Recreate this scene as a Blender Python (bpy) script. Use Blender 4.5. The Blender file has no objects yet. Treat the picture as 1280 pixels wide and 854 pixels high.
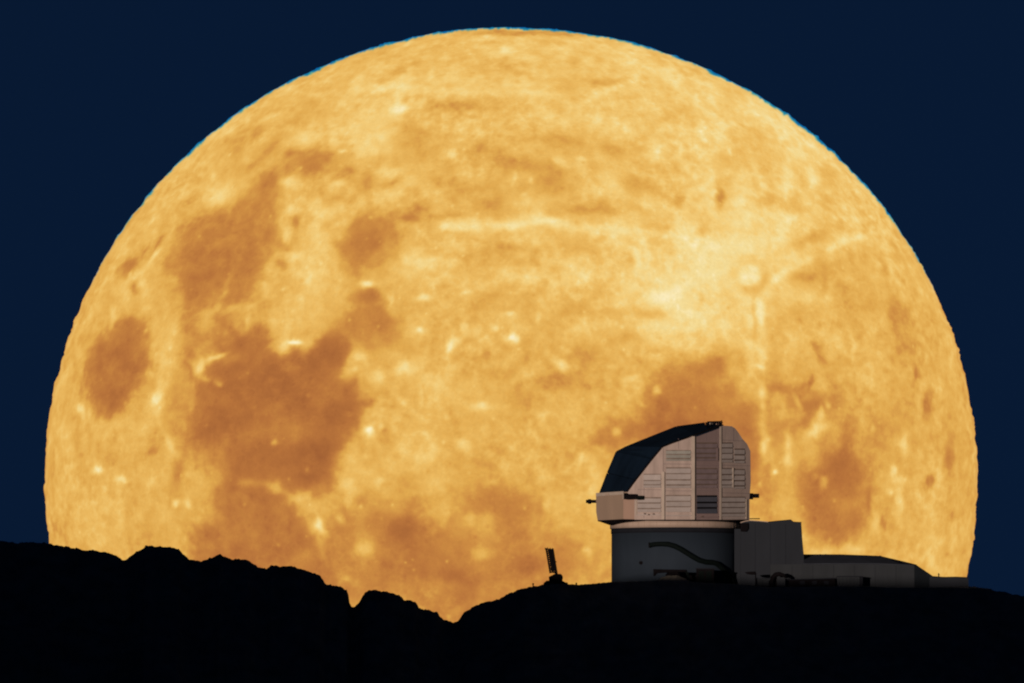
import bpy, math, random
import numpy as np
from mathutils import Vector
random.seed(4)
SC = bpy.context.scene
COL = SC.collection
R = math.radians

# ---------------------------------------------------------------- camera
D = 4000.0                       # metres from the camera to the summit
M = 0.16                         # metres per map unit at the summit
TILT = R(2.0)                    # the camera stands in the valley and looks up
GZ = 48.5                        # the camera axis passes this high over the summit
ca, sa = math.cos(TILT), math.sin(TILT)
CAMP = Vector((0, -D*ca, GZ - D*sa))
cam = bpy.data.cameras.new('camera'); camo = bpy.data.objects.new('camera', cam); COL.objects.link(camo)
camo.location = CAMP; camo.rotation_euler = (math.pi/2 + TILT, 0, 0)
cam.sensor_width = 36; cam.lens = 36*D/(1280*M); cam.clip_start = 5; cam.clip_end = 120000
SC.camera = camo

# ---------------------------------------------------------------- world and sun
SUN_AZ, SUN_EL = 22.0, 3.0       # low sun behind the camera, to its left
w = bpy.data.worlds.new('World'); SC.world = w; w.use_nodes = True
nt = w.node_tree; bg = nt.nodes['Background']
sky = nt.nodes.new('ShaderNodeTexSky'); sky.sky_type = 'NISHITA'; sky.sun_disc = False
sky.sun_elevation = R(SUN_EL); sky.sun_rotation = R(180 + SUN_AZ); sky.altitude = 2500
bw = nt.nodes.new('ShaderNodeRGBToBW'); nt.links.new(sky.outputs[0], bw.inputs[0])
tint = nt.nodes.new('ShaderNodeVectorMath'); tint.operation = 'SCALE'
tint.inputs[0].default_value = (0.0062, 0.0245, 0.0790)      # late dusk: the same sky, deep navy
nt.links.new(bw.outputs[0], tint.inputs['Scale'])
nt.links.new(tint.outputs[0], bg.inputs['Color'])
bg.inputs['Strength'].default_value = 0.10
sl = bpy.data.lights.new('sun', 'SUN'); so = bpy.data.objects.new('sun', sl); COL.objects.link(so)
sdir = Vector((-math.sin(R(SUN_AZ))*math.cos(R(SUN_EL)), -math.cos(R(SUN_AZ))*math.cos(R(SUN_EL)), math.sin(R(SUN_EL))))
so.rotation_euler = sdir.to_track_quat('Z', 'Y').to_euler()
sl.energy = 2.0; sl.angle = R(0.3); sl.color = (1.0, 0.68, 0.51)
SC.view_settings.view_transform = 'Standard'; SC.view_settings.look = 'None'
SC.cycles.filter_width = 2.1      # a long lens through a lot of air is a little soft
SC.view_settings.exposure = 0; SC.view_settings.gamma = 1

# ---------------------------------------------------------------- helpers
def ray(px, py):
    return Vector(((px-640)*M/D, ca - (427-py)*M/D*sa, sa + (427-py)*M/D*ca))
def at(px, py, y):                # the point seen at map position px, py that lies in the vertical plane y
    r = ray(px, py); t = (y-CAMP.y)/r.y
    return CAMP + r*t
def X(px, y=0): return (px-640)*M*(D+y)/D

def tag(o, label=None, cat=None, group=None, kind=None):
    if label: o['label'] = label
    if cat: o['category'] = cat
    if group: o['group'] = group
    if kind: o['kind'] = kind
    return o
def empty(name, loc, label, cat, group=None):
    o = bpy.data.objects.new(name, None); COL.objects.link(o); o.location = loc
    return tag(o, label, cat, group)

class MB:
    """collects shapes in world space; build() links them as one mesh object"""
    def __init__(s): s.v = []; s.f = []
    def poly(s, pts, flip=False):
        b = len(s.v); s.v += [Vector(p) for p in pts]; n = len(pts)
        s.f.append([b+i for i in (range(n) if not flip else reversed(range(n)))]); return s
    def slab(s, pts, off):        # polygon pushed along off: a closed plate
        b = len(s.v); n = len(pts); off = Vector(off)
        s.v += [Vector(p) for p in pts] + [Vector(p)+off for p in pts]
        s.f.append([b+i for i in range(n)]); s.f.append([b+n+i for i in reversed(range(n))])
        for i in range(n):
            j = (i+1) % n; s.f.append([b+j, b+i, b+n+i, b+n+j])
        return s
    def box(s, lo, hi, bev=0):
        x0, y0, z0 = lo; x1, y1, z1 = hi
        return s.slab([(x0,y0,z0),(x1,y0,z0),(x1,y0,z1),(x0,y0,z1)], (0, y1-y0, 0))
    def tube(s, pts, r, n=8, cap=True):
        pts = [Vector(p) for p in pts]; b = len(s.v); rr = r if isinstance(r, (list, tuple)) else [r]*len(pts)
        for i, p in enumerate(pts):
            d = (pts[min(i+1, len(pts)-1)] - pts[max(i-1, 0)]).normalized()
            a = d.cross(Vector((0, 1, 0)) if abs(d.y) < .9 else Vector((1, 0, 0))).normalized(); c = d.cross(a)
            for k in range(n):
                t = 2*math.pi*k/n; s.v.append(p + a*math.cos(t)*rr[i] + c*math.sin(t)*rr[i])
        for i in range(len(pts)-1):
            for k in range(n):
                k2 = (k+1) % n; s.f.append([b+i*n+k, b+i*n+k2, b+(i+1)*n+k2, b+(i+1)*n+k])
        if cap:
            s.f.append([b+k for k in reversed(range(n))]); s.f.append([b+(len(pts)-1)*n+k for k in range(n)])
        return s
    def build(s, name, mat, parent=None, smooth=False, bevel=0):
        import bmesh
        me = bpy.data.meshes.new(name); o = bpy.data.objects.new(name, me); COL.objects.link(o)
        base = Vector((0, 0, 0))
        if parent: base = world_loc(parent); o.parent = parent
        else:
            base = Vector((sum(p.x for p in s.v)/len(s.v), sum(p.y for p in s.v)/len(s.v), min(p.z for p in s.v))); o.location = base
        me.from_pydata([tuple(p-base) for p in s.v], [], s.f); me.update()
        bm = bmesh.new(); bm.from_mesh(me); bmesh.ops.recalc_face_normals(bm, faces=bm.faces); bm.to_mesh(me); bm.free()
        me.materials.append(mat)
        if smooth:
            for p in me.polygons: p.use_smooth = True
        if bevel:
            m = o.modifiers.new('bevel', 'BEVEL'); m.width = bevel; m.segments = 1; m.limit_method = 'ANGLE'
        return o
def world_loc(o):
    l = Vector(o.location)
    while o.parent: o = o.parent; l += Vector(o.location)
    return l

def material(name, col, rough=.6, var=.12, scale=.6, streak=0, metal=0, rnd=0, spec=.3, bump=0):
    m = bpy.data.materials.new(name); m.use_nodes = True; n = m.node_tree; L = n.links
    b = n.nodes['Principled BSDF']; b.inputs['Roughness'].default_value = rough; b.inputs['Metallic'].default_value = metal
    b.inputs['Specular IOR Level'].default_value = spec
    g = n.nodes.new('ShaderNodeNewGeometry'); mp = n.nodes.new('ShaderNodeMapping'); L.new(g.outputs['Position'], mp.inputs[0])
    mp.inputs['Scale'].default_value = (scale, scale, scale*(.25 if streak else 1))
    nz = n.nodes.new('ShaderNodeTexNoise'); nz.inputs['Scale'].default_value = 1; nz.inputs['Detail'].default_value = 6; nz.inputs['Roughness'].default_value = .6
    L.new(mp.outputs[0], nz.inputs['Vector'])
    mr = n.nodes.new('ShaderNodeMapRange'); mr.inputs[1].default_value = .3; mr.inputs[2].default_value = .7
    mr.inputs[3].default_value = 1-var; mr.inputs[4].default_value = 1+var; L.new(nz.outputs['Fac'], mr.inputs[0])
    sc = n.nodes.new('ShaderNodeVectorMath'); sc.operation = 'SCALE'; sc.inputs[0].default_value = col
    last = mr.outputs[0]
    if rnd:
        oi = n.nodes.new('ShaderNodeObjectInfo'); r2 = n.nodes.new('ShaderNodeMapRange'); L.new(oi.outputs['Random'], r2.inputs[0])
        r2.inputs[3].default_value = 1-rnd; r2.inputs[4].default_value = 1+rnd
        mu = n.nodes.new('ShaderNodeMath'); mu.operation = 'MULTIPLY'; L.new(last, mu.inputs[0]); L.new(r2.outputs[0], mu.inputs[1]); last = mu.outputs[0]
    L.new(last, sc.inputs['Scale']); L.new(sc.outputs[0], b.inputs['Base Color'])
    if bump:
        bp = n.nodes.new('ShaderNodeBump'); bp.inputs['Strength'].default_value = bump; bp.inputs['Distance'].default_value = .3
        L.new(nz.outputs['Fac'], bp.inputs['Height']); L.new(bp.outputs[0], b.inputs['Normal'])
    return m

MAT = dict(
 clad=material('silver_cladding', (.46,.43,.42), .5, .17, .8, 1, 0, .05),
 slat=material('louvre_slat', (.46,.48,.50), .5, .10, .8, 0, 0, .08),
 clad_dark=material('dark_mauve_cladding', (.26,.225,.24), .55, .12, .35, 1, 0, .05),  # darker mauve tone of one dome facet
 slat_dark=material('dark_mauve_slat', (.22,.20,.23), .5, .15, .8, 0, 0, .08),
 slat_blue=material('blue_grey_slat', (.075,.095,.135), .5, .12, .8, 0, 0, .06),
 slat_green=material('green_grey_slat', (.36,.42,.42), .5, .10, .8, 0, 0, .06),
 bay=material('tan_cladding', (.40,.345,.285), .5, .08, .3, 1, 0, .03),
 bay2=material('pink_cladding', (.44,.345,.29), .5, .08, .3, 1, 0, .03),
 trim=material('pale_trim', (.53,.52,.48), .45, .10, .5, 0, 0, .04),
 gap=material('gap_shade_and_bracket', (.15,.125,.11), .8, .15, .8),
 gap_light=material('louvre_gap_shade_pale', (.25,.225,.205), .8, .3, .8),
 navy=material('navy_shutter', (.008,.022,.048), .85, .25, .25, 1, 0, .12, .05),
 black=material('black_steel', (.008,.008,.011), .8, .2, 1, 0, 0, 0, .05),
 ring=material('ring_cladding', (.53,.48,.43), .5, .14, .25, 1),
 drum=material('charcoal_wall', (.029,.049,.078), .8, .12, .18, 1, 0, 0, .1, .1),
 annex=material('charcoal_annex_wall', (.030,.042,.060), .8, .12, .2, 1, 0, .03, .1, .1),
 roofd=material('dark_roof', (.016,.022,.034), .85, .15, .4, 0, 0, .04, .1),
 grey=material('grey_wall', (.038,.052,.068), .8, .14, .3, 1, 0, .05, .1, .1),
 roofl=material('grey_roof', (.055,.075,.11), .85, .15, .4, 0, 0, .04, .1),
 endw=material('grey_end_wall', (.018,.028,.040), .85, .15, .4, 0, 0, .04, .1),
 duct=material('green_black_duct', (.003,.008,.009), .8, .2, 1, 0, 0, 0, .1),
 rock=material('mountain_rock', (.22,.24,.22), .95, .35, .25, 0, 0, 0, .05, .6),
)

# ---------------------------------------------------------------- moon surface map (numpy)
MCX, MCY, MA, MB_ = 639.0, 600.0, 583.0, 564.0       # disc centre and semi-axes, in map units

_rng = np.random.RandomState(7)
_PERM = _rng.permutation(256).astype(np.int64)
_PERM = np.concatenate([_PERM, _PERM, _PERM])
_G = _rng.normal(size=(256, 3)); _G /= np.linalg.norm(_G, axis=1)[:, None]
_G = _G.astype(np.float32)

def gnoise(p):
    i = np.floor(p).astype(np.int64); f = (p - i).astype(np.float32); i &= 255
    u = f*f*f*(f*(f*6-15)+10)
    out = 0
    for dx in (0, 1):
        wx = u[:, 0] if dx else 1-u[:, 0]
        for dy in (0, 1):
            wy = u[:, 1] if dy else 1-u[:, 1]
            hxy = _PERM[_PERM[(i[:, 0]+dx) & 255] + ((i[:, 1]+dy) & 255)]
            for dz in (0, 1):
                wz = u[:, 2] if dz else 1-u[:, 2]
                g = _G[_PERM[hxy + ((i[:, 2]+dz) & 255)] & 255]
                d = g[:, 0]*(f[:, 0]-dx) + g[:, 1]*(f[:, 1]-dy) + g[:, 2]*(f[:, 2]-dz)
                out = out + d*wx*wy*wz
    return out*1.6

def fbm(p, octv=4, gain=.5, off=0.0):
    s = 0; a = 1; q = (p + off).astype(np.float32)
    for k in range(octv):
        s = s + a*gnoise(q); q = q*2.03 + 11.7; a *= gain
    return s

def poly_sd(x, y, pts):
    """signed distance to a polygon, negative inside"""
    pts = np.array(pts, dtype=np.float32); n = len(pts)
    d2 = np.full(x.shape, 1e12, np.float32); ins = np.zeros(x.shape, bool)
    for k in range(n):
        ax, ay = pts[k]; bx, by = pts[(k+1) % n]
        ex, ey = bx-ax, by-ay
        wx, wy = x-ax, y-ay
        t = np.clip((wx*ex+wy*ey)/(ex*ex+ey*ey+1e-9), 0, 1)
        d2 = np.minimum(d2, (wx-t*ex)**2+(wy-t*ey)**2)
        if ay != by:
            c = (ay > y) != (by > y)
            ins ^= c & (x < ex*(y-ay)/(by-ay)+ax)
    return np.where(ins, -1, 1)*np.sqrt(d2)

# (depth, edge softness, outline)
MARIA = [
 (.62, 7, [(213,338),(210,322),(226,304),(238,290),(250,274),(272,264),(300,254),(316,234),(330,222),(345,226),(357,244),(356,262),(352,284),(357,307),(345,325),(338,335),(334,352),(329,376),(306,388),(284,393),(259,390),(233,391),(229,370),(229,351)]),
 (.28, 6, [(228,330),(250,318),(290,306),(335,300),(340,332),(334,352),(329,374),(306,387),(259,389),(233,390),(229,351)]),
 (.42, 6, [(330,224),(345,212),(363,203),(372,196),(398,190),(421,197),(414,213),(398,226),(376,224),(350,236),(336,246)]),
 (.45, 6, [(231,386),(259,389),(284,392),(306,389),(328,384),(318,398),(300,410),(290,420),(285,440),(262,452),(240,458),(233,440)]),
 (.95, 5, [(238,460),(254,474),(262,460),(287,446),(276,436),(294,419),(316,414),(328,408),(340,418),(346,424),(341,436),(358,448),(370,439),(389,436),(402,426),(411,417),(430,420),(449,428),(445,440),(433,461),(448,477),(458,499),(470,505),(461,518),(455,537),(442,550),(436,569),(420,594),(414,613),(398,621),(366,622),(340,625),(300,612),(294,588),(284,562),(262,556),(246,545),(248,521),(255,505),(254,486)]),
 (.55, 8, [(240,540),(262,550),(286,560),(300,590),(299,610),(278,624),(284,600),(262,590),(246,566),(228,558)]),
 (.50, 8, [(411,418),(424,402),(430,395),(446,376),(455,362),(470,366),(480,379),(490,395),(505,404),(505,426),(471,441),(449,437),(430,430)]),
 (.76, 7, [(277,619),(290,606),(299,585),(330,600),(359,619),(378,635),(396,660),(409,676),(418,710),(430,745),(440,800),(300,800),(256,730),(252,690),(252,660),(271,654),(280,638)]),
 (.35, 12, [(396,640),(420,660),(434,700),(450,760),(430,780),(410,740),(405,690)]),
 (.85, 5, [(146,400),(165,396),(186,405),(190,429),(190,457),(178,486),(166,518),(146,528),(121,523),(113,495),(110,464),(120,432),(136,417)]),
 (.60, 6, [(463,263),(490,266),(497,291),(508,307),(502,330),(475,340),(449,336),(451,362),(438,352),(424,332),(419,307),(433,288)]),
 (.80, 8, [(741,556),(748,543),(759,535),(775,526),(799,521),(806,495),(818,468),(836,451),(859,457),(874,461),(889,448),(902,455),(903,476),(920,489),(938,490),(940,520),(945,560),(940,600),(900,640),(820,600),(790,556),(769,561)]),
 (.45, 9, [(953,500),(968,520),(980,540),(975,565),(966,590),(955,600),(947,570),(950,530)]),
 (.42, 9, [(936,600),(960,590),(985,600),(990,640),(960,650),(940,640)]),
 (.62, 6, [(961,490),(980,480),(1000,480),(1004,494),(1028,500),(1031,520),(1006,534),(985,537),(997,522),(979,505)]),
 (.88, 9, [(1019,566),(1046,558),(1060,574),(1078,592),(1080,625),(1076,652),(1064,668),(1043,686),(1031,677),(1010,659),(993,640),(998,610),(988,586),(1004,580)]),
 (.40, 9, [(1078,526),(1090,518),(1100,535),(1096,560),(1082,556)]),
 (.24, 22, [(450,640),(480,630),(530,640),(600,610),(660,630),(700,650),(745,650),(770,727),(700,750),(570,790),(500,780),(440,780),(415,690)]),
 (.26, 22, [(470,690),(520,660),(600,700),(660,690),(720,690),(745,720),(690,760),(560,800),(430,790)]),
 (.30, 7, [(216,472),(236,463),(253,488),(252,508),(242,535),(222,545),(214,520),(211,495)]),
 (.22, 12, [(690,384),(730,372),(757,382),(760,398),(735,412),(700,418),(676,408)]),
 (.13, 30, [(560,190),(660,170),(760,180),(830,240),(800,275),(700,280),(600,275),(520,280),(530,230)]),
 (.14, 25, [(600,430),(700,430),(760,440),(800,470),(740,520),(650,520),(580,490)]),
 (.05, 30, [(950,400),(1100,330),(1170,400),(1190,520),(1200,640),(1100,600),(1010,480)]),
 (.15, 20, [(260,200),(330,160),(400,150),(380,180),(330,210),(270,250),(230,260)]),
]
# dark (-) and bright (+) patches: x, y, rx, ry, tilt in degrees, amount
SPOTS = [
 (165,336,14,9,-30,-.38),(202,307,14,3,-55,-.35),(173,364,4,7,0,-.3),(105,486,4,12,0,-.25),(186,318,9,3,-55,-.25),
 (1153,508,6,15,0,-.4),(1098,652,4,8,0,-.35),(1156,601,5,6,0,-.35),(1080,628,4,20,0,-.3),(1180,572,7,20,0,-.25),
 (1007,479,3,12,10,-.3),(1013,436,9,4,35,-.28),(1022,452,4,10,-25,-.3),(1115,396,12,26,-15,-.2),(1140,470,3,9,10,-.35),
 (1130,430,20,30,0,-.12),(1060,530,10,18,0,-.15),(1180,640,8,14,0,-.12),(1130,640,6,20,0,-.1),
 (506,660,22,18,0,-.44),(519,690,34,30,0,-.22),(581,726,24,15,20,-.42),(619,629,34,18,0,-.28),(640,655,22,22,0,-.18),
 (656,706,24,18,0,-.32),(431,654,16,24,0,-.28),(470,640,14,18,0,-.18),(550,700,30,20,0,-.14),(700,690,25,25,0,-.12),
 (455,625,12,10,0,-.15),(590,690,40,30,0,-.1),(470,720,30,30,0,-.12),(660,742,40,12,-20,-.1),
 (199,565,10,5,-40,-.28),(233,588,7,16,0,-.25),(130,560,8,12,0,-.12),(118,600,8,18,0,-.1),(190,660,10,16,0,-.1),
 (634,317,22,8,0,-.2),(668,325,7,9,0,-.18),(721,314,26,10,0,-.18),(600,330,28,12,0,-.12),(715,445,30,12,0,-.12),
 (627,470,30,12,0,-.12),(659,503,18,12,0,-.18),(696,473,12,9,0,-.22),(784,428,18,9,0,-.25),(771,398,10,6,0,-.1),
 (606,451,9,7,0,-.15),(533,433,9,6,0,-.15),(610,385,20,10,0,-.12),(480,404,18,14,0,-.15),(508,440,20,6,0,-.1),
 (659,45,62,4,0,-.28),(571,139,30,7,0,-.25),(706,184,30,8,10,-.2),(659,214,40,9,8,-.2),(684,236,26,12,0,-.22),
 (768,196,18,8,30,-.15),(521,271,18,7,-10,-.28),(560,278,24,5,0,-.2),(615,262,14,8,0,-.24),(740,268,34,6,0,-.3),(752,258,8,5,0,-.2),
 (520,175,14,20,0,-.18),(640,90,50,14,0,-.12),(745,107,10,5,0,-.25),(770,105,22,4,-10,-.18),(480,100,26,5,-15,-.15),
 (600,195,40,8,8,-.15),(560,235,40,12,0,-.12),(800,190,14,20,0,-.1),(790,235,30,14,20,-.2),(830,215,20,14,0,-.1),
 (897,254,6,14,0,-.42),(954,256,11,6,0,-.24),(962,252,5,5,0,-.1),(846,256,6,7,0,-.25),(875,294,6,6,0,-.28),(818,289,18,6,0,-.24),
 (786,334,6,10,0,-.2),(872,381,4,6,0,-.35),(1001,349,20,7,0,-.28),(1004,305,30,7,-22,-.25),(812,396,16,6,0,-.28),(740,395,20,10,0,-.1),
 (800,396,12,8,0,-.15),(985,262,14,8,0,-.15),(1040,330,36,16,-20,-.16),(1035,222,9,14,25,-.2),(1055,370,30,20,0,-.12),
 (940,200,38,26,0,-.10),(900,215,20,14,0,-.08),(845,140,30,18,0,-.08),(980,400,16,20,0,-.08),(895,425,6,7,0,-.15),
 (366,196,7,5,0,-.35),(401,206,24,11,-10,-.22),(420,256,14,5,-30,-.3),(433,222,12,6,-20,-.25),(464,231,10,16,20,-.28),(490,236,12,4,-20,-.22),
 (515,279,13,6,0,-.28),(373,282,4,10,0,-.3),(366,313,12,5,10,-.3),(357,334,7,9,0,-.35),(340,190,12,6,-30,-.18),(330,205,26,5,-35,-.15),
 (238,292,10,5,-30,-.2),(320,172,26,7,-35,-.1),(300,180,12,5,-35,-.08),(464,375,12,9,0,-.3),(390,420,10,5,-30,-.15),
 (946,400,2.6,26,0,-.0),(937,400,3,22,0,-.22),(921,450,14,14,0,-.18),(965,470,8,20,0,-.12),(960,430,5,12,0,-.14),(890,458,10,8,0,-.2),
 (1045,590,40,24,0,-.08),(1040,500,8,14,0,-.2),(1050,545,6,14,0,-.2),
 # bright
 (895,325,75,60,0,.17),(945,300,50,40,0,.10),(700,300,120,60,0,.05),(1000,180,70,70,0,.11),(800,120,110,50,0,.08),(620,100,120,30,0,.06),
 (502,142,10,6,-15,.55),(493,114,28,7,-8,.26),(540,98,5,8,10,.3),(455,160,40,26,-30,.17),(470,115,40,10,-12,.18),(560,118,60,6,2,.15),
 (668,123,26,6,8,.22),(640,112,40,4,5,.15),(588,146,5,3,0,.3),(565,197,6,5,0,.35),(651,151,4,7,-35,.22),(724,206,6,4,0,.35),(762,232,15,14,0,.24),(695,207,10,5,35,.25),
 (659,76,13,5,10,.28),(628,66,14,4,0,.22),(796,98,4,5,0,.28),(665,232,3,4,0,.35),(643,226,3,6,0,.25),(480,218,8,5,-30,.25),(550,245,12,4,0,.22),
 (559,289,8,4,0,.5),(585,288,26,8,0,.32),(630,289,20,6,0,.34),(684,281,18,5,12,.42),(655,284,34,5,0,.25),(770,297,10,7,0,.28),(720,290,40,5,5,.15),
 (524,336,20,18,0,.26),(531,379,9,5,0,.5),(462,362,8,4,0,.45),(490,379,4,9,0,.35),(527.5,417,6,4.5,0,.6),(582,371,8,2.5,-20,.3),(583,413,5,6,-40,.3),
 (618,415,4,4,0,.4),(641.6,427,7,5,0,.75),(637,397,5,3,0,.4),(670,401,4,6,0,.3),(562,437,6,9,25,.6),(574,431,8,6,0,.35),(509,462,10,8,0,.5),(478,474,6,9,0,.3),
 (702,460,7,6,30,.45),(692,452,6,4,40,.25),(785,476,5,5,0,.3),(818,492,5,5,0,.4),(602,511,13,6,0,.5),(507,504,4,5,0,.35),(528,500,3,12,0,.22),(560,524,4,5,0,.3),
 (793,332,5,14,0,.25),(705,360,14,10,0,.2),(650,350,24,10,0,.12),(826,376,22,11,0,.45),(850,385,90,46,0,.26),(880,340,60,20,0,.12),(466,540,6,7,0,.75),
 (565,334,8,6,0,.15),(830,300,60,20,10,.1),(800,350,50,12,10,.1),(905,322,50,14,0,.12),(960,300,20,20,0,.12),(850,430,50,14,0,.12),
 (889,246,4,5,0,.4),(910,194,3,5,0,.45),(896,275,18,4,20,.15),(979,226,5,26,0,.3),(960,155,26,5,20,.22),(985,170,20,7,35,.18),(905,165,6,16,35,.15),
 (1012,230,5,22,-8,.2),(1040,213,4,5,0,.25),(1075,230,6,20,-30,.15),(830,60,60,10,12,.12),(890,130,12,8,0,.18),(860,110,60,10,25,.1),
 (1012,540,15,7,-20,.48),(1020,520,4,8,0,.4),(964,589,4,4,0,.6),(1110,589,4,8,0,.5),(1125,556,5,13,0,.38),(1119,602,11,6,0,.32),(1118,632,4,13,0,.35),
 (1159,695,12,26,0,.32),(1086,652,8,11,0,.3),(979,560,4,18,0,.3),(1023,602,4,7,20,.28),(973,622,14,26,0,.2),(1050,640,10,12,0,.12),(945,461,6,5,0,.55),
 (1110,337,4,8,-20,.28),(1080,420,8,20,0,.12),(1060,435,3,8,0,.25),(1035,432,12,12,0,.16),(976,445,3,9,0,.2),(991,505,3,12,-30,.25),(1090,480,20,30,0,.1),
 (975,375,12,16,0,.12),(1170,600,5,20,0,.16),(1125,655,14,22,0,.14),(1030,690,22,6,0,.2),(1060,686,8,5,0,.3),(1010,690,14,8,0,.15),(1190,690,8,26,0,.1),
 (127,588,6,5,0,.6),(160,600,8,5,0,.5),(228,629,5,4,0,.45),(243,632,4,6,0,.4),(202,500,6,7,0,.55),(205,480,5,30,8,.25),(104,511,4,7,0,.45),(143,392,5,9,0,.3),(170,350,12,5,-35,.25),
 (198,322,3,12,32,.35),(222,560,8,14,0,.25),(180,540,18,20,0,.12),(215,440,12,60,0,.14),(150,650,30,30,0,.08),(100,640,5,24,0,.12),(155,630,5,30,0,.14),(130,540,12,16,0,.08),
 (351,554,5,4,0,.3),(349,609,9,7,0,.32),(402,654,4.5,8,-15,.6),(408,664,6,8,-30,.3),(380,622,10,7,0,.35),(400,630,14,12,0,.2),(459,684,11,9,0,.34),(600,688,10,7,0,.26),(610,652,10,14,0,.2),
 (581,557,8,7,0,.35),(588,648,8,7,0,.28),(556,636,10,9,0,.26),(683,626,5,7,0,.3),(675,591,6,9,0,.2),(734,688,5,6,0,.3),(725,573,5,6,0,.28),(519,568,22,16,0,.25),(481,600,7,5,-30,.3),
 (767,541,5,6,0,.35),(540,600,20,12,0,.15),(700,640,22,30,0,.1),(740,620,12,40,0,.12),(440,600,14,20,0,.18),(450,575,14,14,0,.14),(720,512,20,20,0,.1),(700,540,30,10,0,.08),(560,730,20,8,0,.1),
 (281,247,22,12,-30,.38),(275,257,9,7,0,.18),(270,225,4,5,0,.3),(382,177,22,11,-20,.34),(430,195,4,3,0,.45),(366,234,13,8,0,.42),(414,269,22,12,-35,.32),(395,262,14,10,0,.2),(400,345,30,36,0,.16),
 (425,235,8,5,-30,.25),(490,250,13,9,0,.3),(492,222,10,5,-10,.3),(474,180,26,22,0,.16),(363,298,6,9,0,.38),(380,322,10,7,0,.3),(388,350,6,9,0,.2),(461,361,9,4,0,.45),(518,231,9,9,0,.22),(440,318,4,4,0,.0),
 (505,322,14,16,0,.15),(370,270,8,5,-10,.35),(408,310,20,16,0,.2),(428,285,8,5,-30,.28),(372,430,9,4,-10,.75),(358,437,7,9,0,.4),(390,405,30,20,0,.14),(345,405,8,8,0,.25),(256,462,4,10,10,.45),(275,448,14,3,-20,.4),
 (262,405,10,12,0,.25),(275,390,12,4,-35,.2),(297,390,14,4,-20,.25),(318,388,14,4,-25,.28),(285,368,4,26,25,.13),(263,476,8,4,0,.25),(280,480,4,5,0,.25),(298,450,14,5,-20,.1),
 (440,470,9,12,20,.3),(455,448,8,7,0,.3),(316,400,3,9,0,.25),(330,540,60,12,-10,.05),(372,462,12,6,0,.08),(345,478,10,5,0,.06),(395,545,30,14,0,.06),(410,500,14,20,0,.05),(440,620,5,14,0,.2),
]
RAYS = [  # bright streaks: points, half-width, amount
 ([(964,352),(976,345),(1000,332),(1030,316),(1062,301),(1098,292)], 4.6, .36),
 ([(972,352),(1010,337),(1050,322)], 6, .14),
 ([(962,318),(979,290),(992,272),(1004,254),(1010,236),(1014,210)], 6, .20),
 ([(978,292),(1000,262),(1008,240)], 3, .15),
 ([(944,386),(946,420),(947,470),(948,520),(950,575)], 5.5, .48),
 ([(930,385),(931,420),(935,470),(938,505)], 6, .26),
 ([(900,352),(860,352),(810,345),(760,350)], 8, .10),
 ([(897,188),(905,170),(920,158),(954,149),(980,160),(1000,185)], 5, .12),
 ([(912,330),(880,300),(840,280),(790,270)], 7, .08),
 ([(920,376),(880,400),(850,420)], 9, .12),
 ([(932,318),(928,280),(918,240)], 7, .14),
 ([(920,325),(900,290),(885,262)], 6, .14),
 ([(946,322),(962,296)], 8, .16),
 ([(955,340),(990,325),(1020,300)], 9, .12),
 ([(905,345),(860,330),(810,322),(760,310)], 10, .14),
 ([(908,362),(870,385),(830,400),(800,420)], 9, .16),
 ([(918,372),(900,410),(890,440)], 7, .14),
 ([(955,372),(975,395),(985,430)], 7, .12),
 ([(960,360),(1000,372),(1040,392)], 7, .10),
 ([(936,205),(960,190),(1000,200),(1015,225)], 6, .12),
 ([(700,250),(760,240),(800,262),(850,280)], 5, .12),
 ([(560,160),(620,158),(700,170)], 5, .10),
 ([(500,340),(540,330),(600,345),(660,340)], 6, .10),
 ([(520,470),(580,480),(640,470),(700,480)], 6, .09),
 ([(870,90),(920,120),(960,150),(1000,200)], 6, .12),
 ([(502,142),(470,170),(450,200)], 5, .16),
 ([(502,142),(475,190),(470,230)], 4, .12),
 ([(502,142),(540,130),(600,122),(680,126)], 6, .14),
 ([(502,142),(460,128),(420,140)], 6, .14),
 ([(440,112),(480,100),(520,104)], 4, .12),
 ([(552,291),(620,289),(700,283),(760,292),(830,300)], 5, .16),
 ([(600,200),(650,196),(700,206),(740,222)], 4, .12),
 ([(218,470),(206,500),(205,530),(222,560),(240,590)], 4, .22),
 ([(204,520),(196,500)], 3, .1),
 ([(958,565),(960,600)], 5, .2),
 ([(285,612),(310,603),(340,604),(365,618),(385,640),(402,668),(412,705)], 3.5, .13),
 ([(300,720),(350,715),(390,690)], 5, .06),
 ([(979,545),(980,580)], 4, .2),
 ([(165,520),(140,535)], 5, .1),
]

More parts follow.
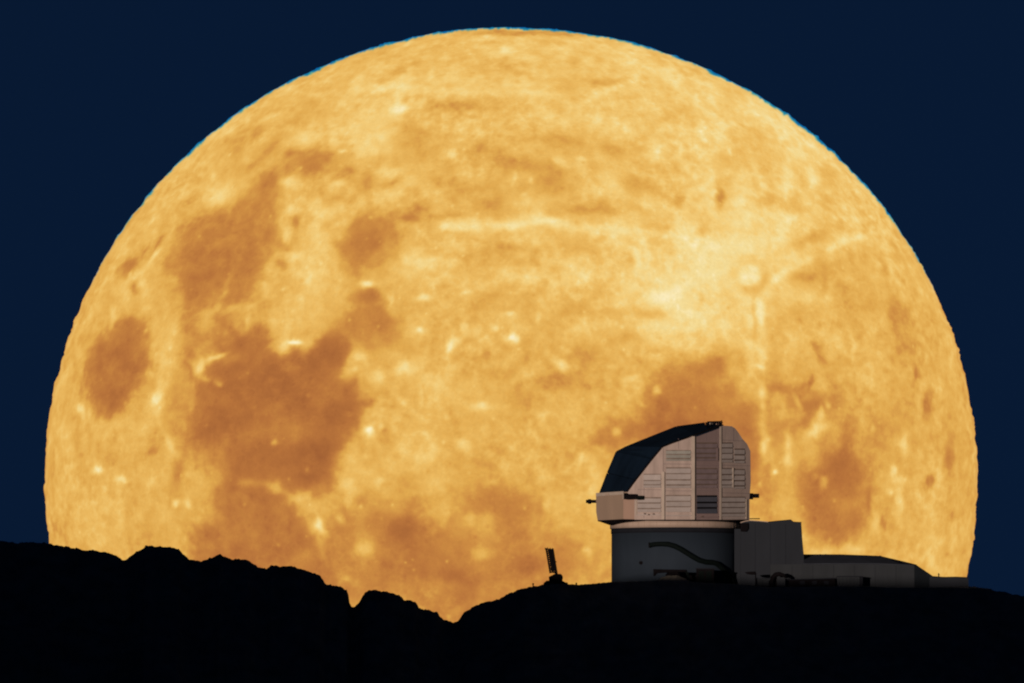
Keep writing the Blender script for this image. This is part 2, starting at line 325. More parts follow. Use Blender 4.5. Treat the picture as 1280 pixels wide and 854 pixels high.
def moon_tone(x, y, P):
    """brightness 0..1 of the lunar ground, air reddening included, at map point x, y; P is the point on the unit sphere"""
    w1 = fbm(P*9, 3, off=3.1); w2 = fbm(P*9, 3, off=17.3)
    v1 = fbm(P*30, 3, .5, off=5.1); v2 = fbm(P*30, 3, .5, off=27.3)
    xw = x + 7*w1 + 4.5*v1; yw = y + 7*w2 + 4.5*v2
    top = np.clip((600-y)/560, -.3, 1)  # the air's dimming and reddening towards the horizon, painted into the tone
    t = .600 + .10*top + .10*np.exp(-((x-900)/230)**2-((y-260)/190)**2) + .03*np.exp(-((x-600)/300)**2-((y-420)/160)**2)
    Q = P.copy(); Q[:, 2] *= .55                       # keeps the grain from being crushed at the limb
    n1 = fbm(Q*4, 2, off=40.); n2 = fbm(Q*14, 3, .55, off=51.); n3 = fbm(Q*46, 2, .5, off=70.)
    rid = 1-np.abs(fbm(Q*17, 3, .5, off=90.))*2.0
    crisp = np.tanh(3*fbm(Q*44, 2, .6, off=150.)) * (.5+.5*np.tanh(3*gnoise(Q*7+61.)))
    blot = np.tanh(2.2*fbm(Q*24, 2, .5, off=120.))
    lo = .055*n1 + .095*n2 + .030*blot
    lo = np.where(lo < 0, lo*.62, lo*1.0)
    fil = np.clip(1-np.abs(fbm(Q*23, 3, .7, off=210.))*3.6, 0, 1)*np.clip(.5+1.2*gnoise(Q*5+9.), 0, 1)
    t = t + lo + .055*n3 + .05*(rid-.55) + .06*crisp + .05*fil
    m = np.zeros_like(t)
    for a, s, pts in MARIA:
        d = poly_sd(xw, yw, pts)
        k = a*(.58/(1+np.exp(np.clip(d/(s*.52), -30, 30))) + .42/(1+np.exp(np.clip((d+s*.9)/(s*1.7), -30, 30))))
        m = m + k*(1-m) if a > .3 else m + k*(1-m)
    mt = .165 + .06*n1 + .065*n2 + .018*n3 + .03*blot + .03*fil
    t = t*(1-m) + mt*m
    xs = x + 2.2*w1 + 3.2*v1; ys = y + 2.2*w2 + 3.2*v2
    for cx, cy, rx, ry, ang, amt in SPOTS:
        ca, sa = math.cos(math.radians(ang)), math.sin(math.radians(ang))
        R = 3.2*max(rx, ry)
        sel = np.nonzero((np.abs(xs-cx) < R) & (np.abs(ys-cy) < R))[0]
        if not len(sel): continue
        dx = xs[sel]-cx; dy = ys[sel]-cy
        u = (dx*ca+dy*sa)/rx; v = (-dx*sa+dy*ca)/ry
        q = u*u+v*v
        g = .7*np.exp(-.9*np.minimum(q, 40)**1.3) + .3*np.exp(-.45*q)
        cur = t[sel]
        if amt > 0: t[sel] = cur + amt*g*(1.02-cur)*1.3
        else: t[sel] = cur + amt*g*np.clip(cur-.02, 0, 1)*1.25
    xr = x + .8*w1 + 1.2*v1; yr = y + .8*w2 + 1.2*v2
    for pts, hw, amt in RAYS:
        d = np.full(x.shape, 1e9, np.float32)
        for k in range(len(pts)-1):
            ax, ay = pts[k]; bx, by = pts[k+1]; ex, ey = bx-ax, by-ay
            s = np.clip(((xr-ax)*ex+(yr-ay)*ey)/(ex*ex+ey*ey), 0, 1)
            d = np.minimum(d, (xr-ax-s*ex)**2+(yr-ay-s*ey)**2)
        t = t + amt*np.exp(-d/(hw*hw*np.clip(1+1.1*n2, .35, 2)))*(1.0-t)*np.clip(.85+.8*n2+.5*blot, .25, 1.4)
    # the bright round crater with its dark collar
    r = np.hypot((x+1.2*v1-932)/1.0, (y+1.2*v2-348)/.95)
    t = t + .06*np.exp(-np.minimum(r/52, 9)**2)*(1-t)
    t = t - .15*np.exp(-np.minimum((r-20)/7, 9)**2)*t*(.75+.9*n2)
    t = np.where(r < 30, t + (.93+.08*n3+.04*crisp-t)*.88/(1+np.exp(np.minimum((r-12.8)/1.4, 30))), t)
    # small craterlets: bright dots with a dim side
    c = gnoise(P*88 + 5.); t = t + .12*np.clip(c-.38, 0, 1)*(1-m*.7)
    c = gnoise(P*70 + 35.); t = t - .12*np.clip(c-.42, 0, 1)
    # small craters scattered over the ground: a bright floor or rim, now and then a dim bowl
    rs = np.random.RandomState(21)
    for _ in range(700):
        a_ = rs.uniform(0, 2*np.pi); rr_ = math.sqrt(rs.uniform(0, .985)); uu, vv = rr_*math.cos(a_), rr_*math.sin(a_)
        cx, cy = MCX+MA*uu, MCY-MB_*vv; s_ = rs.gamma(1.8, .8)+1.1; kind = rs.rand(); am = rs.uniform(.10, .38)
        if cy > 790: continue
        R = s_*3.4
        sel = np.nonzero((np.abs(x-cx) < R) & (np.abs(y-cy) < R))[0]
        if not len(sel): continue
        fs = max(.3, math.sqrt(max(0, 1-rr_*rr_))); ca_, sa_ = math.cos(-a_), math.sin(-a_)
        dx = x[sel]-cx+.5*v1[sel]*s_; dy = y[sel]-cy+.5*v2[sel]*s_
        q = np.sqrt(((dx*ca_+dy*sa_)/(s_*fs))**2 + ((-dx*sa_+dy*ca_)/s_)**2)
        cur = t[sel]; mk = 1-.55*m[sel]
        if kind < .55: t[sel] = cur + am*1.2*np.exp(-q*q)*(1-cur)*mk
        elif kind < .72: t[sel] = cur + am*.6*np.exp(-((q-.8)/.9)**2)*(1-cur)*mk
        else: t[sel] = cur - am*.5*np.exp(-q*q*.5)*cur*mk
    return np.clip(t, 0, 1)

_CM = [(0., (146,84,46)),(.12,(163,98,53)),(.25,(183,115,59)),(.4,(203,138,66)),(.55,(223,167,78)),(.68,(235,185,96)),(.8,(243,204,122)),(.9,(244,220,152)),(1.,(252,238,195))]
def tone_rgb(t):
    ks = [k for k, _ in _CM]
    return np.stack([np.interp(t, ks, [c[i] for _, c in _CM]) for i in range(3)], -1)/255.

# ---------------------------------------------------------------- moon
def build_moon():
    N = 800
    a = np.linspace(-1, 1, N+1, dtype=np.float32)
    A, B = np.meshgrid(a, a, indexing='xy')
    big = np.abs(A) >= np.abs(B)
    with np.errstate(all='ignore'):
        th = np.where(big, (np.pi/4)*(B/np.where(A == 0, 1e-9, A)), np.pi/2 - (np.pi/4)*(A/np.where(B == 0, 1e-9, B)))
        rr = np.where(big, A, B)
    U = (rr*np.cos(th)).ravel(); V = (rr*np.sin(th)).ravel()
    U[(N//2)*(N+1)+N//2] = 0; V[(N//2)*(N+1)+N//2] = 0
    r = np.sqrt(U*U+V*V); Z = np.sqrt(np.clip(1-r*r, 0, 1))
    P = np.stack([U, V, Z], -1)
    x = MCX + MA*U; y = MCY - MB_*V
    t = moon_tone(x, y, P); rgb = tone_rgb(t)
    # the upper limb: the air's colour fringe painted as a thin cyan-blue edge; elsewhere a slightly browner one
    ang = np.arctan2(V, U)
    Lp = np.stack([U*40, V*40, np.zeros_like(U)], -1)
    n_a = fbm(Lp*.45, 3, .6, off=8.); n_b = fbm(Lp*2.2, 2, .6, off=19.)
    up = np.clip((V-.42)/.25, 0, 1)*(1-.15*np.clip((U-.6)/.3, 0, 1))
    width = (3.3 + 3.2*n_a + 1.5*n_b)*up + .5*(U > 0)*np.clip((V-.2)/.3, 0, 1)
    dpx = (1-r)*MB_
    f = 1/(1+np.exp(np.clip((dpx-width)*2.6, -30, 30)))*(up > 0)
    out = np.clip(1-dpx/np.maximum(width, .3), 0, 1)[:, None]
    cy = np.array([40,160,160])/255.*(1-out) + np.array([8,84,160])/255.*out
    rgb = rgb*(1-f[:, None]) + cy*f[:, None]
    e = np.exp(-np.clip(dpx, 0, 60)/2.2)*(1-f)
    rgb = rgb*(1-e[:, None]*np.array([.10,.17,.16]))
    lin = np.where(rgb <= .04045, rgb/12.92, ((rgb+.055)/1.055)**2.4)
    # ragged outline of the limb
    rim = np.clip((r-.93)/.07, 0, 1)
    band = np.stack([np.sign(U)*3.7, V*23, 0*U], -1)
    sh = (1.3*fbm(Lp*.6, 2, .6, off=33.) + 1.1*fbm(Lp*2.3, 2, .6, off=36.)*np.clip(.3+2.2*n_a, 0, 1.3) + 1.0*fbm(band, 3, .7, off=44.) + up*(1.8+.9*n_a))/MB_
    k = 1 + rim*sh
    dist = 40000.0
    c = CAMP + ray(MCX, MCY).normalized()*dist
    sx = MA*M/D*dist; sz = MB_*M/D*dist
    fwd = ray(MCX, MCY).normalized(); right = Vector((1, 0, 0)); upv = right.cross(fwd).normalized()
    rt, uv, fw = (np.array(q, dtype=np.float64) for q in (right, upv, fwd))
    co = (U*k*sx)[:, None]*rt + (V*k*sz)[:, None]*uv - (Z*sx)[:, None]*fw
    idx = np.arange((N+1)*(N+1)).reshape(N+1, N+1)
    q = np.stack([idx[:-1, :-1], idx[:-1, 1:], idx[1:, 1:], idx[1:, :-1]], -1).reshape(-1, 4)
    # far side
    per = np.concatenate([idx[0, :-1], idx[:-1, -1], idx[-1, :0:-1], idx[:0:-1, 0]])
    rows = [per]; extra = []; base = len(co); nr = 10
    for j in range(1, nr+1):
        a_ = (math.pi/2)*j/nr*.995
        pc = (U[per]*math.cos(a_)*sx)[:, None]*rt + (V[per]*math.cos(a_)*sz)[:, None]*uv + math.sin(a_)*sx*fw
        extra.append(pc); rows.append(np.arange(base, base+len(per))); base += len(per)
    qs = [q]
    for j in range(nr):
        r0, r1 = rows[j], rows[j+1]
        qs.append(np.stack([r0, r1, np.roll(r1, -1), np.roll(r0, -1)], -1))
    co = np.concatenate([co]+extra); q = np.concatenate(qs)
    me = bpy.data.meshes.new('moon')
    me.vertices.add(len(co)); me.vertices.foreach_set('co', co.astype(np.float32).ravel())
    me.loops.add(q.size); me.loops.foreach_set('vertex_index', q.astype(np.int32).ravel())
    me.polygons.add(len(q)); me.polygons.foreach_set('loop_start', np.arange(0, q.size, 4, dtype=np.int32))
    me.update(calc_edges=True)
    at_ = me.color_attributes.new('albedo_air_tint', 'FLOAT_COLOR', 'POINT')  # lunar ground colour with the air's tint and limb fringe painted in
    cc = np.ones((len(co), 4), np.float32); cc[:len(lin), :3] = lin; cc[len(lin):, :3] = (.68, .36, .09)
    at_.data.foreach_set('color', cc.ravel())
    m = bpy.data.materials.new('moon_surface'); m.use_nodes = True; n = m.node_tree; n.nodes.clear(); L = n.links
    o_ = n.nodes.new('ShaderNodeOutputMaterial'); em = n.nodes.new('ShaderNodeEmission'); L.new(em.outputs[0], o_.inputs[0])
    va = n.nodes.new('ShaderNodeAttribute'); va.attribute_name = 'albedo_air_tint'
    tc = n.nodes.new('ShaderNodeTexCoord'); nz = n.nodes.new('ShaderNodeTexNoise'); nz.inputs['Scale'].default_value = .18; nz.inputs['Detail'].default_value = 3
    nz.inputs['Roughness'].default_value = .7
    L.new(tc.outputs['Object'], nz.inputs['Vector'])
    mr = n.nodes.new('ShaderNodeMapRange'); mr.inputs[1].default_value = .25; mr.inputs[2].default_value = .75; mr.inputs[3].default_value = .94; mr.inputs[4].default_value = 1.06
    L.new(nz.outputs['Fac'], mr.inputs[0])
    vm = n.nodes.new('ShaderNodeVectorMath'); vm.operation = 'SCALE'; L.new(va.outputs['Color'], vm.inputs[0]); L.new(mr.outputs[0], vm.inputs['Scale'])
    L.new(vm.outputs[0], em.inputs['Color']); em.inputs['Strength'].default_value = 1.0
    m.cycles.emission_sampling = 'NONE'
    me.materials.append(m)
    o = bpy.data.objects.new('moon', me); COL.objects.link(o); o.location = c
    tag(o, 'huge golden orange full moon with dark brown seas filling the sky behind the ridge', 'moon')
build_moon()

# ---------------------------------------------------------------- mountain
CREST = [(-200,668),(-120,672),(-60,678),(-30,675),(0,677.2),(14,679),(40,679),(55,679.2),(63.6,681),(80,684),(103,687.7),(125,690),(137.5,692),(146,696),(153,701),(157,700.5),(160,699),(168.4,691.8),(176,688),(180,686.5),(181,682.3),(187,682),(193,684),(206,684.2),(218,686),(225,687),(226.5,690.5),(229,694),(237,700.5),(245,701),(252.7,702),(262,698.5),(268,697),(272,695.5),(275,692.6),(278,695.5),(283.6,698),(290,700),(302.5,700.3),(308,701),(313,703),(317,706),(321,709),(328,711),(333.5,711.8),(337,709.5),(339,707.5),(350,709.5),(360,709),(368,709.3),(375,711.5),(381.6,714),(392,717),(400.5,720.7),(402,724),(407,730.7),(412,731.5),(417.7,733),(428,735),(434,738.5),(435.3,745),(436,752),(439,758),(440.5,761.5),(444,758.5),(449,755),(452,748),(456,741.5),(462.5,738.8),(470,738.5),(478,740.5),(486.6,740.4),(493,743.5),(500,746),(506,750),(512,751.9),(519,753),(521.6,756),(523,761.5),(530,763),(540,764.5),(547,766.5),(549,770.5),(554,775),(560,777),(567,779),(571,778),(575,774),(579.4,768),(585,763),(593,757.8),(603,754.5),(613.8,751.9),(621,749.5),(627.5,748),(632,744),(637.8,741.4),(647,738),(655,735),(664,733.8),(672,733.5),(679,731.5),(690,730.5),(703,730.5),(712,731),(724,731.3),(740,730.4),(752,729),(764,727.7),(790,727),(815,726.5),(822,725),(828,721.5),(836,719.5),(846,719.5),(856,722.5),(862,727),(880,728.5),(905,729.5),(925,731),(945,733),(961,734.3),(985,733.8),(1010,733.5),(1048,733),(1066,733.8),(1083,732.8),(1100,734),(1143,735),(1180,734),(1205,733.4),(1216,733.8),(1235.5,736.4),(1256,741),(1280,745.3),(1330,751),(1400,758),(1500,770)]
SPX = -165.0                     # added spur, unseen to the left of the view, there to shade the hill
def noise_xy(x, y, sc, octv, off, gain=.55):
    P = np.stack([x*sc, y*sc, np.zeros_like(x)], -1).reshape(-1, 3)
    return fbm(P, octv, gain, off=off).reshape(x.shape)
def axis(parts):
    out = [parts[0][0]]
    for (a, b, s) in parts:
        n = max(1, int(round((b-a)/s))); out += list(a + (b-a)*(np.arange(1, n+1)/n))
    return np.array(out)
def build_mountain():
    xs = axis([(-60000,-6000,9000),(-6000,-1500,450),(-1500,-300,60),(-300,-210,6),(-210,-108,1.5),(-108,108,.26),(108,200,3),(200,500,15),(500,1500,60),(1500,6000,450),(6000,60000,9000)])
    ys = axis([(-60000,-6000,9000),(-6000,-4400,160),(-4400,-3800,40),(-3800,-900,60),(-900,-120,8),(-120,-44,2),(-44,-30,.6),(-30,-16,.28),(-16,20,2),(20,200,12),(200,1000,80),(1000,6000,500),(6000,60000,9000)])
    Xg, Yg = np.meshgrid(xs, ys)
    yc = -21.5 + 2.0*noise_xy(Xg, Xg*0, .03, 2, 2.)
    cpx = np.array([p for p, _ in CREST]); 
    cz = np.array([at(px, py, -21.5).z for px, py in CREST]); cx = np.array([X(px, -21.5) for px, _ in CREST])
    h0 = np.interp(Xg, cx, cz)
    out = np.clip((np.abs(Xg)-140)/400, 0, 1)
    h0 = h0 - 60*out*out*(Xg > 0) - 20*out*(Xg < 0)
    d = Yg - yc                                       # negative in front of the crest
    f = np.clip(-d, 0, None); b = np.clip(d, 0, None)
    drop = np.interp(f, [0, 1, 4, 12, 40, 110, 260, 600, 1500, 3960, 7000, 60000], [0, .7, 3.2, 10, 31, 62, 88, 108, 122, 140, 150, 160])
    flat = np.clip((Xg-6)/6, 0, 1)*np.clip((95-Xg)/8, 0, 1)   # the levelled summit platform
    back = np.interp(b, [0, 6, 60, 200, 900, 5000, 60000], [0, 1.2, 16, 60, 240, 500, 700])
    backp = np.interp(b, [0, 30, 45, 90, 900, 5000, 60000], [0, .15, 2, 22, 240, 500, 700])
    g = h0 - drop - (back*(1-flat) + backp*flat)
    # valley floor and camera stand
    g = np.maximum(g, -94.5 - .06*np.clip(Yg, 0, None) - 4*noise_xy(Xg, Yg, .004, 2, 6.))
    cam_d = np.hypot(Xg-CAMP.x, Yg-CAMP.y)
    lim = CAMP.z - 1.7
    g = np.where(Yg < -3300, np.minimum(g, lim + np.clip(cam_d-15, 0, None)*.001), g)
    # the added spur, its crest height set to shade the hill below the buildings
    tn = math.tan(R(SUN_EL)); ky = math.cos(R(SUN_AZ)); kx = math.sin(R(SUN_AZ))
    x0 = SPX + (-21.5-Yg)/ky*kx                       # the crest point that this stretch of the added spur shades
    zs = np.interp(x0, [-165,-100,-60,-30,-14,4,13,24,38,46,60,90,130,160], [17,15,11,7,2,1.8,1.0,1.4,1.4,.7,.5,.3,-1.6,-5])
    hs = zs + (x0-SPX)/kx*tn
    side = np.abs(Xg-SPX)
    prof = np.interp(side, [0, 6, 40, 120, 400, 1200], [0, 3.5, 52, 110, 150, 200])
    hs = hs - np.clip(-760-Yg, 0, None)*.35 - prof
    hs = np.where(Yg > -18, hs - np.clip(Yg+18, 0, None)*.5, hs)
    g = np.maximum(g, hs)
    # rock relief
    near = np.exp(-(np.clip(f-2, 0, None)/30)**2)
    g = g + np.where(side < 5, 0, 1)*noise_xy(Xg, Yg, .035, 4, 12.)*2.2*np.clip((f-3)/25, 0, 1)
    inpic = (np.abs(Xg) < 112)
    rg = 1-2*np.abs(noise_xy(Xg, Yg, .55, 3, 24., .6))
    amp = .15 + .12*np.clip((-Xg-5)/10, 0, 1)
    onp = np.clip((Xg-18)/3, 0, 1)*np.clip((92-Xg)/3, 0, 1)
    g = g + inpic*(amp*(1-.6*onp)*rg + .16*(1-.8*onp)*noise_xy(Xg, Yg, 2.2, 2, 37.))*np.clip(1-b/3, 0, 1)*np.exp(-f/60)
    Xd = Xg + inpic*np.clip(1-np.abs(d)/14, 0, 1)*.22*noise_xy(Xg, Yg, .9, 2, 50.)*(1-onp)
    co = np.stack([Xd, Yg, g], -1).reshape(-1, 3)
    ny, nx = Xg.shape
    idx = np.arange(ny*nx).reshape(ny, nx)
    q = np.stack([idx[:-1, :-1], idx[:-1, 1:], idx[1:, 1:], idx[1:, :-1]], -1).reshape(-1, 4)
    me = bpy.data.meshes.new('ground')
    me.vertices.add(len(co)); me.vertices.foreach_set('co', co.astype(np.float32).ravel())
    me.loops.add(q.size); me.loops.foreach_set('vertex_index', q.astype(np.int32).ravel())
    me.polygons.add(len(q)); me.polygons.foreach_set('loop_start', np.arange(0, q.size, 4, dtype=np.int32))
    me.update(calc_edges=True); me.materials.append(MAT['rock'])
    o = bpy.data.objects.new('mountain_ground', me); COL.objects.link(o)
    tag(o, kind='structure')
build_mountain()
def ground_z(px, y=-21.5):
    return float(np.interp(px, [p for p, _ in CREST], [at(a, b, -21.5).z for a, b in CREST]))

# ---------------------------------------------------------------- the dome
CX = X(844); Rr = 14.8
def plan(px):
    dx = X(px, -12) - CX; return Vector((X(px, -12), -math.sqrt(max(0, Rr*Rr-dx*dx)), 0))
class Facet:
    def __init__(s, px0, px1, y0=None, y1=None):
        s.p0 = plan(px0); s.p1 = plan(px1)
        if y0 is not None: s.p0 = Vector((X(px0, y0), y0, 0))
        if y1 is not None: s.p1 = Vector((X(px1, y1), y1, 0))
        d = (s.p1-s.p0).normalized(); s.n = Vector((d.y, -d.x, 0))
    def pt(s, px, py, out=0.0):
        r = ray(px, py); o = s.p0 + s.n*out
        t = (o-CAMP).dot(s.n)/r.dot(s.n); return CAMP + r*t
    def plate(s, pts, out, th, name, mat, parent, bevel=0):
        return MB().slab([s.pt(px, py, out) for px, py in pts], -s.n*th).build(name, mat, parent, bevel=bevel)
FA = Facet(793, 829); FB = Facet(829, 867); FC = Facet(867, 900); FD = Facet(900, 938, plan(900).y, -6.8)
dome = empty('telescope_dome', (CX, 0, at(844, 650, 0).z), 'silver faceted telescope dome with louvred walls and a dark open shutter side', 'dome')
A_ = [(793,649.7),(793,622),(784,616.2),(784,615),(795,600),(815.6,573.8),(828,559.4),(828.8,558.7),(828.8,649.7)]
B_ = [(829.2,649.7),(829.2,558.6),(840,554),(866.8,545),(866.8,649.7)]
C_ = [(867.2,649.8),(867.2,545),(870,543.8),(886,538),(899.9,532.8),(899.9,649.9)]
D_ = [(900.3,650),(900.3,532.8),(902,532.2),(908,532.4),(915,533),(919,535.6),(922.5,540),(928,548.5),(933.8,555),(938,564),(938.4,604),(936.9,622),(936.9,649.4)]
FA.plate(A_, 0, .3, 'wall_panel', MAT['clad'], dome); FB.plate(B_, 0, .3, 'wall_panel', MAT['clad'], dome)
tag(FC.plate(C_, -.12, .3, 'wall_panel', MAT['clad_dark'], dome), 'darker mauve wall panel')
FD.plate(D_, 0, .3, 'wall_panel', MAT['clad'], dome)

# louvres: (facet, x0, x1, gap lines, last edge, slat material)
BAYS = [
 (FA,804.5,826,[592.4,600.2,605.6],609.6,'slat'), (FA,797,826,[621.5,628.2,635.2],640,'slat'),
 (FB,832.5,863.5,[562.6,567.6,572.6],576,'slat_green'), (FB,832.5,863.5,[584.2,591.6,599.2,605.6],610,'slat'), (FB,832.5,863.5,[618.8,626.2,633],640,'slat'),
 (FC,870.5,896.5,[553.2,559.8,566.2,571.6],576,'slat_dark'), (FC,870.5,896.5,[585.2,591.8,599.4,605],610,'slat_dark'), (FC,871,896.5,[619.2,627.2,634],642,'slat_blue'),
 (FD,902.8,915.8,[553.2,559.4,566.4,573.6],578,'slat'), (FD,902.8,915.8,[585.2,592.6,599.4,605.8],610,'slat'), (FD,902.8,931.6,[621,627.4,634,641],646,'slat'),
 (FD,918,931,[560.8,567.8,574.6],579,'slat'), (FD,918,931,[586.4,593.2,600.2,606.8],611,'slat'),
]
for fc, x0, x1, gaps, end, mk in BAYS:
    o0 = -.12 if fc is FC else 0
    edges = gaps + [end]
    # a plate on the wall, coloured dark for the shaded opening behind the slats
    lv = fc.plate([(x0, end-.8), (x0, gaps[0]), (x1, gaps[0]), (x1, end-.8)], o0+.05, .04, 'louvre_shade_plate', MAT['black' if mk == 'slat_blue' else 'gap_light' if fc in (FA, FB) else 'gap'], dome)
    for i in range(len(gaps)):
        g = random.uniform(1.0, 1.7) if mk != 'slat_blue' else 2.2
        t0 = gaps[i]+g; t1 = edges[i+1]-.05
        ex = random.uniform(-.6, .6)
        top = [fc.pt(x0+.02, t0, o0+.10), fc.pt(x1-.02, t0+ex*.3, o0+.10)]; bot = [fc.pt(x1-.02, t1, o0+.24), fc.pt(x0+.02, t1, o0+.24)]
        s = MB().slab([bot[1], bot[0], top[1], top[0]], -fc.n*.05).build('slat', MAT[mk], lv)
# pilasters and seams
for fc, x0, x1, y0, y1, out, mk in [(FA,827,830.6,590,649.6,.3,'trim'),(FB,864.6,868.6,545.6,649.6,.3,'trim'),(FD,900.2,902.2,533.6,649.6,.18,'trim'),
        (FD,916.3,917.4,585,610,.3,'trim'),(FD,932.6,934.2,624,648.8,.25,'trim'),(FA,794.2,796,626,644,.14,'trim'),(FC,895.8,898,560,576,.2,'clad_dark')]:
    o = fc.plate([(x0, y1), (x0, y0), (x1, y0), (x1, y1)], out, out-.01, 'pilaster', MAT[mk], dome)
# lower sill pieces with pipes
for fc, x0, x1, yy in [(FA,796,826,643.2),(FB,832,864,644),(FC,869,898,645.5),(FD,903,931,647.2)]:
    fc.plate([(x0, yy+1.1), (x0, yy), (x1, yy), (x1, yy+1.1)], .12, .1, 'sill', MAT['clad_dark' if fc is FC else 'slat'], dome)
for px, yy, fc in [(805,641.5,FA),(810,642.5,FA),(816,641.8,FA),(877,645,FC)]:
    fc.plate([(px, yy+1.6), (px, yy), (px+2, yy), (px+2, yy+1.6)], .25, .2, 'bracket', MAT['gap'], dome)
# thin panel joints on the cladding
for fc, x0, y0, x1, y1 in [(FA,805,593,805,648),(FB,848,548,848,561),(FA,797,612,829,612.4),(FB,829,613.5,866,613.8),(FB,829,580,866,580.4),(FC,868,582,899,582.3),(FC,868,613,899,613.4),(FD,901,616,937,617),(FD,901,550,930,551.3),(FD,917,535,917,552),(FC,883,540,883,552),(FD,901,581.5,938,582.4)]:
    w2 = .22
    if abs(x1-x0) < 1: pts = [(x0-w2,y1),(x0-w2,y0),(x0+w2,y0),(x0+w2,y1)]
    else: pts = [(x0,y0+w2),(x0,y0-w2),(x1,y1-w2),(x1,y1+w2)]
    fc.plate(pts, (-.12 if fc is FC else 0)+.025, .02, 'panel_joint', MAT['slat_dark'], dome)

# shutter side: dark panels from the front outline back to the far outline
def facet_of(px): return FA if px < 829 else FB if px < 867 else FC if px < 900 else FD
Fp = [(784,615),(795,600),(815.6,573.8),(828,559),(840,554),(870,543.8),(886,538),(902,532)]
Kp = [(749,616),(758.5,591),(769.7,564.4),(782,558),(808,547.5),(845,532.8),(881,528),(902,527.6)]
Fw = [facet_of(a).pt(a, b) for a, b in Fp]; KY = 6.0
Kw = [at(a, b, KY) for a, b in Kp]
for i in range(len(Fw)-1):
    a, b, c, d_ = Fw[i], Fw[i+1], Kw[i+1], Kw[i]
    n = (b-a).cross(d_-a).normalized()
    if n.z < 0 and n.x > 0 or n.z < -.2: n = -n
    sh = .015
    pts = [a.lerp(b, sh), b.lerp(a, sh), c.lerp(d_, sh), d_.lerp(c, sh)]
    MB().slab(pts, n*-.35 if n.z > 0 or n.x < 0 else n*.35).build('shutter_panel', MAT['navy'], dome)
    MB().slab([a+Vector((.2,.3,-.5)), b+Vector((.2,.3,-.5)), c+Vector((.2,-.3,-.5)), d_+Vector((.2,-.3,-.5))], (0, 0, -.1)).build('shutter_lining', MAT['black'], dome)
# edge rail along the shutter arch
MB().tube([p + Vector((-.05,-.12,.05)) for p in Fw], .16, 6).build('shutter_rail', MAT['black'], dome)
# right shoulder and right flank, roof and rear wall
Dw = [FD.pt(a, b) for a, b in D_[2:]]
Kd = [Vector((p.x-.8-(.06*i), KY+3, p.z-.5)) for i, p in enumerate(Dw)]
for i in range(len(Dw)-1):
    MB().slab([Dw[i], Dw[i+1], Kd[i+1], Kd[i]], (-.2, .05, -.12)).build('roof_panel' if i < 7 else 'flank_panel', MAT['clad'], dome)
zb = Dw[-1].z
rear = [p + Vector((.5, 0, -.6)) for p in Kw] + [Vector((p.x, KY, p.z)) for p in Kd]
rear = rear + [Vector((Kw[0].x, KY, zb))]
MB().slab(rear, (0, .3, 0)).build('rear_wall', MAT['clad'], dome)
MB().slab([Kw[7]+Vector((.3,0,-.4)), Kd[0], Vector((Kd[0].x, KY, Kd[0].z)), Fw[7]], (0,0,-.1)).build('roof_cap', MAT['clad'], dome)

# low bay under the shutter
FE = Facet(745, 779, -3.4, -11.2); FF = Facet(779, 793.2, -11.2, plan(793).y)
FE.plate([(747,650.6),(745.2,640),(745,617.2),(778.8,615.2),(779,649)], 0, .4, 'bay_wall', MAT['bay'], dome)
tag(FF.plate([(779.1,649),(779,624.3),(793,624.3),(793,649.3)], 0, .4, 'bay_wall', MAT['bay2'], dome), 'pinkish side wall of the low bay')
FE.plate([(745,620.6),(744.8,616.4),(778.9,614.2),(778.9,618.2)], .18, .16, 'coping', MAT['trim'], dome)
FE.plate([(756,619.2),(756,616.8),(761,616.6),(761,619.2)], .34, .12, 'bracket', MAT['ring'], dome)
FE.plate([(778.2,624),(778.2,617),(779.2,617),(779.2,624)], .2, .1, 'corner_post', MAT['trim'], dome)
MB().slab([FE.pt(745,617), FE.pt(778.8,615.2), Fw[0], Kw[0]], (0,0,-.2)).build('bay_roof', MAT['bay'], dome)
L0, L1 = FE.pt(745,617), FE.pt(747,650.6)
MB().slab([L0, L1, Vector((L1.x+.3, KY, L1.z)), Vector((L0.x+.3, KY, L0.z))], (.25,0,0)).build('bay_wall', MAT['bay'], dome)
MB().slab([FE.pt(747,650.6), FE.pt(779,649.2), FF.pt(793,649.5), FB.pt(829.2,649.8), FC.pt(867,649.8), FD.pt(900,650), FD.pt(936.8,649.6), Vector((X(934), KY, zb)), Vector((X(749), KY, zb))], (0,0,-.12)).build('floor_plate', MAT['black'], dome)
# black wedge standing for the shade below the bay
MB().slab([FE.pt(748,651,-.1), FE.pt(762,656,-.8), FE.pt(778,652.6,-.6), FF.pt(803,650.6,-.1), FF.pt(803,649.6,-.1), FE.pt(779,649,-.1)], (0,3.5,0)).build('bay_shade_wedge', MAT['black'], dome)
# steel beams sticking out at walkway height
def beam(name, x0, x1, y0, y1, Y, dep, mk='black'):
    a = at(x0, y1, Y); b = at(x1, y0, Y)
    return MB().box((a.x, Y, a.z), (b.x, Y+dep, b.z)).build(name, MAT[mk], dome, bevel=.05)
beam('beam', 732.4, 747, 624.8, 628.8, -2.6, 1.0); beam('beam_head', 735, 739, 624, 629.9, -2.9, 1.4)
beam('walkway_beam', 781, 796, 617.6, 624, -13.3, 1.2); beam('walkway_beam', 796, 804.2, 619.6, 624.6, -13.9, 1.2, 'duct')
beam('beam', 936.8, 949, 617.2, 622.4, -5.5, 1.0); beam('beam_head', 937, 941.5, 616.6, 624.2, -6, 1.3)
beam('lower_beam', 936, 950, 647.9, 649, -5.5, .6)
